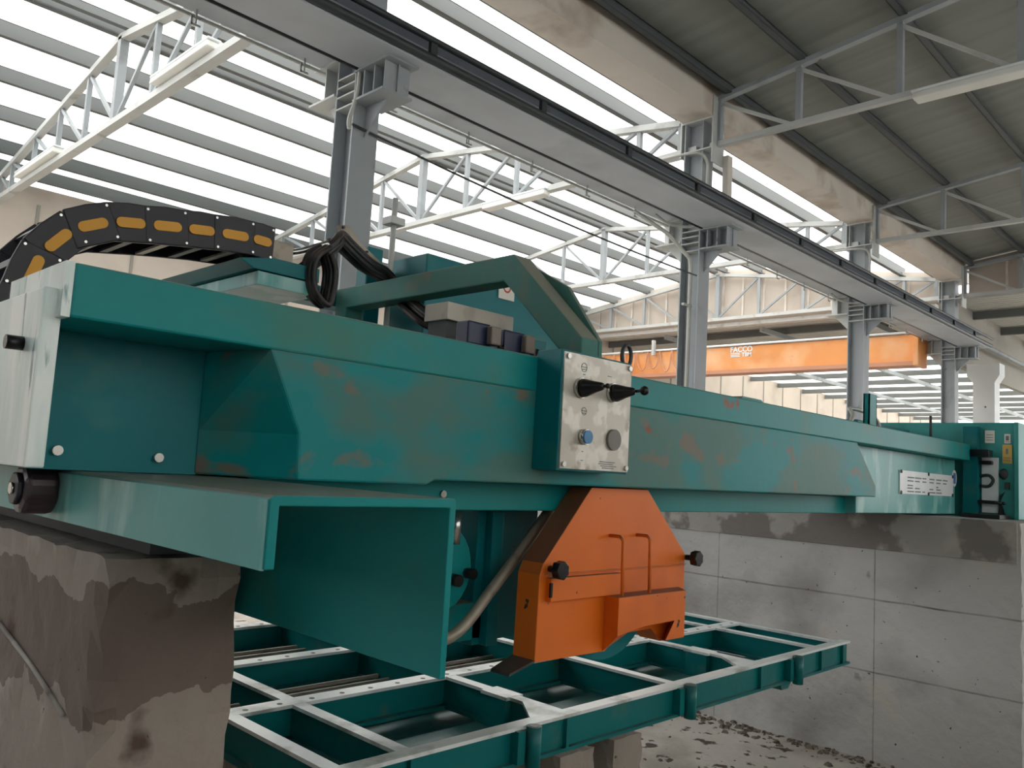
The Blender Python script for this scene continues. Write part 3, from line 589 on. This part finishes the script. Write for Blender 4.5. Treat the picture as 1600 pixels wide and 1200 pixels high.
# control panel box
C = thing('control_box', 'teal control box with a metal plate, levers and buttons on the front of the bridge', 'control box', (2.24, 1.85, .01))
MB().box(2.05, 2.435, 1.79, 1.902, .008, .41).build('case', 'teal_clean', C, .004)
MB().box(2.057, 2.428, 1.783, 1.79, .016, .402).build('face_plate', 'plate', C)
for x in (2.072, 2.413):
    for z in (.03, .388): MB().cyl((x, 1.775, z), (x, 1.784, z), .009, 12).build('screw', 'chrome', C)
def lever(x, z, tipx, tipz, lab):
    p = MB(); p.cyl((x, 1.783, z), (x, 1.770, z), .034, 22); p.build('collar', 'chrome', C)
    g = MB(); g.tube([(x, 1.772, z), (x + .003, 1.762, z), (x + .008, 1.728, z + .003), (x + .014, 1.700, z + .005), (x + .016, 1.694, z + .005)], [.032, .031, .020, .013, .009], 20); g.build('boot', 'black', C)
    tp = Vector((x + .026, 1.664, z + .008)) if tipx else Vector((x + .018, 1.682, z + .006))
    r = MB(); r.tube([(x + .014, 1.702, z + .005), tuple(tp)], .0055, 8); r.build('lever_rod', 'grey_dark', C)
    k = MB(); k.sphere(tuple(tp), .0165 if tipx else .009, 16); k.build('lever_knob', 'black', C)
lever(2.142, .288, 0, 0, ''); lever(2.318, .290, 1, 0, '')
m = MB(); m.cyl((2.168, 1.783, .125), (2.168, 1.762, .125), .026, 22); m.build('button_collar', 'chrome', C)
m = MB(); m.cyl((2.168, 1.764, .125), (2.168, 1.757, .125), .023, 22); m.build('button', 'blue', C, label='blue push button')
m = MB(); m.cyl((2.332, 1.783, .126), (2.332, 1.772, .126), .037, 26); m.build('button', 'greybtn', C, label='large grey round button')
m = MB()
def ring2(x, z, r):
    for i in range(16):
        a, b = 2 * math.pi * i / 16, 2 * math.pi * (i + 1) / 16
        m.add([(x + q * math.cos(s), 1.7822, z + q * math.sin(s)) for s in (a, b) for q in (r, r - .0025)], [(0, 1, 3, 2)])
ring2(2.158, .360, .016); ring2(2.168, .212, .014)
for x, z, wd in ((2.145, .36, .026), (2.15, .352, .018), (2.155, .335, .01), (2.155, .212, .028), (2.16, .204, .02), (2.165, .075, .008), (2.162, .045, .012), (2.29, .345, .02)): m.box(x, x + wd, 1.7815, 1.783, z, z + .0025)
for z, a, b in ((.045, 2.265, 2.35), (.038, 2.26, 2.34), (.031, 2.27, 2.36), (.024, 2.28, 2.345)): m.box(a, b, 1.7815, 1.783, z, z + .003)
m.build('printed_marks', 'mark', C)
# lifting eye
m = MB()
pts = [(2.47 + .028 * math.cos(a), 1.84, .445 + .042 * math.sin(a)) for a in [i * math.pi / 9 for i in range(19)]]
m.tube(pts, .0075, 8, False); m.box(2.445, 2.48, 1.82, 1.86, .385, .41)
tag(m.build('lifting_eye', 'grey_dark'), 'dark lifting eye at the right corner of the control box', 'lifting eye')
# orange blade guard
Gd = thing('blade_guard', 'orange sheet metal guard over the saw blade, hanging below the bridge', 'blade guard', (2.63, 2.0, -.66))
gp = [(2.44, -.046), (2.80, -.046), (3.09, -.31), (3.09, -.655), (2.93, -.655), (2.86, -.60), (2.66, -.60), (2.56, -.655), (2.171, -.65), (2.175, -.355), (2.193, -.315)]
MB().prism(gp, 'y', 1.95, 2.055).build('shell', 'orange', Gd, .003)
m = MB(); m.box(2.20, 3.085, 1.945, 1.951, -.358, -.352); m.box(2.21, 2.62, 1.925, 1.951, -.445, -.365); m.build('ledge', 'orange', Gd, .002)
MB().loft([(x_, 1.951, z_) for x_, z_ in ((2.545, -.445), (3.05, -.445), (3.05, -.655), (2.95, -.655), (3.0, -.58), (2.76, -.58), (2.545, -.655))],
          [(x_, 1.875, z_) for x_, z_ in ((2.535, -.445), (2.985, -.445), (2.985, -.632), (2.85, -.632), (2.91, -.56), (2.70, -.565), (2.535, -.585))]).build('step_cover', 'orange', Gd, .002)
m = MB(); m.box(2.205, 2.215, 1.922, 1.93, -.43, -.38); m.build('slot', 'black', Gd)
for x in (2.56, 2.735):
    m = MB(); m.tube([(x, 1.952, -.225), (x, 1.90, -.225), (x, 1.885, -.24), (x, 1.88, -.44)], .0065, 8); m.build('handle', 'orange', Gd)
for x, z in ((2.225, -.335), (3.10, -.325)):
    m = MB(); m.cyl((x, 1.955, z), (x, 1.915, z), .012, 10); m.prism([(x + .034 * math.cos(a) * (1 if i % 2 else .86), z + .034 * math.sin(a) * (1 if i % 2 else .86)) for i, a in enumerate([j * math.pi / 7 for j in range(14)])], 'y', 1.885, 1.918); m.build('star_knob', 'black', Gd, .004)
m = MB(); m.loft([(2.17, 1.95, -.65), (2.17, 2.055, -.65), (2.175, 2.055, -.64), (2.175, 1.95, -.64)], [(2.08, 1.98, -.69), (2.08, 2.07, -.69), (2.085, 2.07, -.68), (2.085, 1.98, -.68)]); m.build('mud_flap', 'rubber', Gd, label='grey brown rubber flap')
m = MB(); m.prism([(2.62 + .30 * math.cos(a), -.40 + .30 * math.sin(a)) for a in [i * math.pi / 24 for i in range(48)]], 'y', 1.996, 2.004)
m.build('blade', 'teal_clean', Gd)
# water hose
cable('water_hose', [(2.55, 2.22, -.10), (2.42, 2.16, -.17), (2.27, 2.14, -.30), (2.12, 2.13, -.43), (1.98, 2.12, -.545), (1.90, 2.16, -.585), (1.86, 2.3, -.55)], .02, 'zinc', 'grey water hose running diagonally behind the orange guard', 'hose', 10)

# ================================================================== CABLE CHAIN
E_ = thing('cable_chain', 'black cable drag chain with amber oval inserts arching over the bridge end', 'cable chain', (1.1, 3.15, .3))
cp = curve_pts([(.74, 3.0, .26), (.755, 3.0, .388), (.775, 3.0, .50), (.812, 3.0, .625), (.897, 3.0, .727), (1.016, 3.0, .783), (1.143, 3.0, .804), (1.276, 3.0, .824), (1.40, 3.0, .840), (1.545, 3.0, .852), (1.63, 3.0, .85)], 1)
cp = [Vector(p) for p in cp]
hh = .068
for i in range(len(cp) - 1):
    a, b = cp[i], cp[i + 1]; d = (b - a).normalized(); nrm = Vector((-d.z, 0, d.x))
    for y0, off in ((3.0, 0), (3.27, 0)):
        A = a - d * .012; Bq = b + d * .012; yy = y0 + (.003 if i % 2 else 0)
        pr = []
        for c_, s_ in ((A, -1), (Bq, 1)):
            pr.append(c_)
        q = [A - nrm * hh * .8, A - nrm * hh, Bq - nrm * hh, Bq + nrm * hh, (A + Bq) / 2 + nrm * hh * 1.08, A + nrm * hh]
        q = [A - nrm * hh, Bq - nrm * hh, Bq + nrm * hh, (A + Bq) / 2 + nrm * hh * 1.07, A + nrm * hh]
        m = MB(); m.loft([(p.x, yy, p.z) for p in q], [(p.x, yy + .018, p.z) for p in q]); lk = m.build('side_link', 'chain', E_, .004)
        if y0 == 3.0:
            c = (a + b) / 2; L2 = (b - a).length * .25; n = 10; pts = []
            for k in range(n + 1): an = -math.pi / 2 + math.pi * k / n; pts.append(c + d * (L2 + .018 * math.cos(an)) + nrm * .018 * math.sin(an))
            for k in range(n + 1): an = math.pi / 2 + math.pi * k / n; pts.append(c + d * (-L2 + .018 * math.cos(an)) + nrm * .018 * math.sin(an))
            m = MB(); m.loft([(p.x, 2.996, p.z) for p in pts], [(p.x, 3.004, p.z) for p in pts]); m.build('oval_insert', 'yellow', lk)
            for s_ in (-1, 1):
                p = b + nrm * (hh * .82 * s_); m = MB(); m.cyl((p.x, yy - .004, p.z), (p.x, yy + .002, p.z), .005, 8); m.build('rivet', 'chrome', lk)
    for s_ in (-1, 1):
        c = (a + b) / 2 + nrm * (hh * .9 * s_); m = MB(); m.bar((c.x, 3.01, c.z), (c.x, 3.28, c.z), .03, .008, tuple(nrm)); m.build('crossbar', 'zinc' if (s_ < 0 and i % 2 == 0) else 'chain', E_)
m = MB(); m.tube(curve_pts([(p.x, 3.08, p.z) for p in cp], 2), .022, 8); m.tube(curve_pts([(p.x, 3.14, p.z - .01) for p in cp], 2), .02, 8); m.tube(curve_pts([(p.x, 3.2, p.z) for p in cp], 2), .024, 8); m.build('enclosed_cables', 'black', E_)
t = thing('chain_bracket', 'metal bracket holding the right end of the black cable chain', 'bracket', (1.7, 3.1, .65))
MB().box(1.62, 1.74, 3.02, 3.25, .795, .875).build('clamp_block', 'zinc', t, .003)
MB().prism([(1.50, .765), (1.56, .735), (1.86, .735), (1.86, .795), (1.64, .795)], 'y', 3.0, 3.76).build('support_shelf', 'teal_clean', t, .003)
MB().box(1.58, 1.86, 3.0, 3.76, .675, .73).build('lower_shelf', 'teal_pale', t, .003)
MB().tube(curve_pts([(1.73, 3.05, .845), (1.79, 3.05, .865), (1.86, 3.05, .90), (1.92, 3.05, .93)], 4), .013, 8).build('chrome_tube', 'chrome', t)
MB().box(1.80, 2.6, 3.64, 3.76, .79, .88).build('arm', 'teal_clean', t)
# cable bundle over the bracket
t = thing('cable_bundle', 'thick bundle of black cables looping down from the chain to the saw head', 'cable bundle', (1.95, 2.8, .42))
bp_ = [(1.8, 3.05, 0.8), (1.975, 3.1, 0.956), (2.037, 3.15, 1.009), (2.15, 3.22, 0.995), (2.309, 3.3, 0.965), (2.481, 3.4, 0.967), (2.553, 3.38, 0.906), (2.44, 3.12, 0.781), (2.43, 2.98, 0.698), (2.48, 2.92, 0.659), (2.529, 2.86, 0.632)]
for k in range(9):
    o_ = Vector((rng.uniform(-.03, .02), rng.uniform(-.04, .03), rng.uniform(-.035, .012)))
    MB().tube(curve_pts([Vector(p) + o_ for p in bp_], 5), rng.uniform(.012, .018), 8).build('cable', 'rubber', t)
lp = [(1.878, 2.97, 0.893), (1.821, 2.97, 0.839), (1.807, 2.97, 0.754), (1.836, 2.97, 0.679), (1.892, 2.97, 0.649), (1.91, 2.97, 0.721), (1.909, 2.97, 0.803), (1.881, 2.97, 0.866)]
for k in range(4):
    o_ = Vector((rng.uniform(-.012, .012), k * .018, rng.uniform(-.01, .01)))
    MB().tube(curve_pts([Vector(p) + o_ for p in lp], 6), .0135, 8).build('cable_loop', 'rubber', t)
t = thing('bundle_plate', 'bare metal plate behind the black cable bundle', 'plate', (1.88, 2.82, .75))
MB().prism([(2.219, 1.154), (2.282, 1.17), (2.354, 1.102), (2.585, 0.979), (2.521, 0.948), (2.253, 1.071)], 'y', 3.45, 3.46).build('sheet', 'zinc', t)
for x, z in ((2.25, 1.15), (2.40, 1.06)): MB().cyl((x, 3.44, z), (x, 3.452, z), .007, 8).build('screw', 'black', t)
# guide post
t = thing('guide_rod', 'upright steel rod with a clamp behind the slanted frame', 'rod', (2.52, 3.4, .38))
MB().cyl((2.52, 3.4, .38), (2.52, 3.4, 1.365), .015, 12).build('rod', 'grey_light', t)
MB().box(2.475, 2.565, 3.36, 3.44, 1.22, 1.26).build('clamp', 'grey_light', t, .004)
# ================================================================== FAR CONTROL CABINET
Q = thing('control_cabinet', 'teal end cabinet with stickers on the far end of the bridge', 'cabinet', (7.15, 2.1, -.16))
MB().box(7.0, 7.4, 1.62, 2.65, -.15, .565).build('body', 'teal_cab', Q, .008)
MB().box(6.98, 7.3, 1.60, 1.63, -.15, .566).build('side_panel', 'teal_cab', Q, .004)
MB().box(6.93, 7.0, 1.86, 1.96, -.13, .53).build('hinge_side', 'teal_clean', Q)
MB().box(6.985, 7.0, 1.735, 1.845, -.11, .30).build('terminal_plate', 'white', Q)
for q in ((6.88, 6.985, 1.77, 1.90, .30, .355), (6.93, 6.985, 1.765, 1.85, .245, .275), (6.92, 6.985, 1.74, 1.86, -.045, -.02)): MB().box(*q).build('black_coupling', 'black', Q, .006)
m = MB(); m.tube(curve_pts([(6.97, 1.85, .16), (6.955, 1.79, .165), (6.95, 1.76, .13), (6.955, 1.79, .085), (6.97, 1.85, .085)], 5), .012, 8); m.build('looped_hose', 'grey_dark', Q)
m = MB(); m.tube([(6.96, 1.85, -.035), (6.95, 1.70, -.035)], .009, 8); m.sphere((6.95, 1.69, -.036), .013, 10); m.build('latch_lever', 'black', Q)
m = MB(); m.sphere((6.99, 1.70, .18), .032, 12, (.5, 1, 1.3)); m.box(6.97, 7.0, 1.66, 1.69, .07, .12); m.build('socket', 'grey_dark', Q)
m = MB(); m.prism([(1.69, .05), (1.72, -.02), (1.69, -.12), (1.70, -.12), (1.735, -.12), (1.72, .02)], 'x', 6.97, 6.99); m.build('rubber_cover', 'black', Q)
def sticker(y0, y1, z0, z1, m_, lab, prints):
    t = MB().box(6.992, 6.998, y0, y1, z0, z1).build('sticker', m_, Q); t['label'] = lab
    mm = MB()
    for a, b, c, d in prints: mm.box(6.9895, 6.992, a, b, c, d)
    mm.build('print', 'mark', t)
sticker(1.76, 1.825, .41, .505, 'stickerwhite', 'pale yellow paper label', [(1.77, 1.815, .43 + k * .02, .434 + k * .02) for k in range(3)])
sticker(1.655, 1.695, .41, .48, 'stickerwhite', 'blue and white label', [(1.665, 1.685, .43, .465), (1.66, 1.69, .418, .422)])
sticker(1.645, 1.708, .26, .40, 'stickeryellow', 'ochre warning label', [(1.655, 1.70, .28, .284), (1.655, 1.70, .30, .304), (1.67, 1.685, .33, .37)])
MB().box(6.72, 6.99, 1.66, 1.92, -.148, -.12).build('rubber_mat', 'rubber', Q)

# ================================================================== CUTTING TABLE
T = thing('cutting_table', 'teal steel grid table with bright machined top edges below the saw', 'work table', (3.1, 3.0, -1.0))
ZT = -.85; TH = .115
def tbeam(p, q, wd, holes=0, side=None):
    """upright plate web with a machined top flange"""
    (xa, ya), (xb, yb) = p, q
    m = MB(); alongx = abs(xb - xa) > abs(yb - ya)
    if alongx:
        m.box(xa, xb, ya - .008, ya + .008, ZT - TH, ZT - .012); m.box(xa, xb, ya - wd / 2, ya + wd / 2, ZT - TH - .012, ZT - TH)
        w_ = m.build('frame_web', 'teal_table', T)
        MB().box(xa, xb, ya - wd / 2, ya + wd / 2, ZT - .012, ZT).build('machined_top', 'bare', w_)
        for k in range(holes):
            x = xa + (k + .5) * (xb - xa) / holes; MB().cyl((x, ya - wd * .1, ZT - .001), (x, ya - wd * .1, ZT + .0008), .010, 12).build('bolt_hole', 'black', w_)
    else:
        m.box(xa - .008, xa + .008, ya, yb, ZT - TH, ZT - .012); m.box(xa - wd / 2, xa + wd / 2, ya, yb, ZT - TH - .012, ZT - TH)
        w_ = m.build('frame_web', 'teal_table', T)
        MB().box(xa - wd / 2, xa + wd / 2, ya, yb, ZT - .0125, ZT - .0005).build('machined_top', 'bare', w_)
XL, XR = 1.41, 4.75
tbeam((XL, 1.975), (XR + .08, 1.975), .055)
for xa, xb in ((XL, 1.66), (1.66, 2.37), (2.37, 3.09), (3.09, 3.80), (3.80, 4.46), (4.46, XR)): pass
tbeam((XL, 2.62), (XR, 2.62), .075, 26)
tbeam((XL, 3.22), (XR, 3.22), .075, 26)
tbeam((XL, 3.90), (XR, 3.90), .075, 26)
for x in (XL, 1.66, 2.37, 3.09, 3.80, 4.47, XR): tbeam((x, 1.95), (x, 3.93), .05)
for x in (2.37, 3.80):   # corner gussets and lugs
    m = MB(); m.prism([(x - .16, 1.99), (x, 1.99), (x, 2.15), (x - .03, 2.15)], 'z', ZT - .012, ZT + .0006); m.build('gusset', 'bare', T)
for x in (2.16, 3.13, 4.13):
    m = MB(); m.cyl((x, 1.925, ZT - TH - .02), (x, 1.925, ZT + .001), .026, 18); m.build('clevis_tube', 'teal_table', T)
    m = MB(); m.cyl((x, 1.925, ZT + .001), (x, 1.925, ZT + .002), .017, 16); m.build('clevis_bore', 'black', T)
    m = MB(); m.box(x - .07, x - .035, 1.93, 1.965, ZT - TH, ZT - .01); m.build('rib', 'teal_table', T)
for x in (2.37, 3.80):
    m = MB(); m.box(x - .045, x + .045, 2.22, 2.36, ZT - .012, ZT + .0008); m.build('pad', 'bare', T)
    m = MB(); m.box(x - .04, x + .04, 2.23, 2.35, ZT - .125, ZT - .012); m.build('pad_block', 'teal_table', T)
for y, hw in ((2.27, .15), (2.80, .13), (3.46, .16)):
    m = MB(); m.prism([(y - hw, ZT - .165), (y + hw, ZT - .165), (y + hw - .03, ZT - .128), (y - hw + .03, ZT - .128)], 'x', XL + .05, XR - .12); m.build('lower_beam', 'teal_table', T, .004)
MB().box(XL + .05, XR - .15, 2.12, 3.85, ZT - .175, ZT - .165).build('drip_tray', 'teal_table', T)
for y in (2.98, 3.06, 3.66, 3.74): MB().tube([(XL, y, ZT - .10), (XR - .2, y, ZT - .10)], .012, 8).build('guide_bar', 'zinc', T)
m = MB(); m.prism([(4.05, ZT - .13), (4.18, ZT - .13), (4.14, ZT - .17), (4.07, ZT - .17)], 'y', 1.98, 2.05); m.build('foot_lug', 'teal_table', T)
for a, b, c, d, lab in ((2.74, 2.93, 2.02, 2.5, 'pale concrete block under the front of the table, right of the gap'), (2.42, 2.62, 2.02, 2.5, 'concrete block under the front of the table, left of the gap'), (4.0, 4.3, 3.2, 3.6, 'concrete block under the rear right of the table'), (1.7, 2.0, 3.2, 3.6, 'concrete block under the rear left of the table')):
    tag(rough_block(a, b, c, d, F, ZT - .178, 'concrete_near', 'concrete_block', 6, .0015), lab, 'concrete block', 'concrete blocks carrying the table')
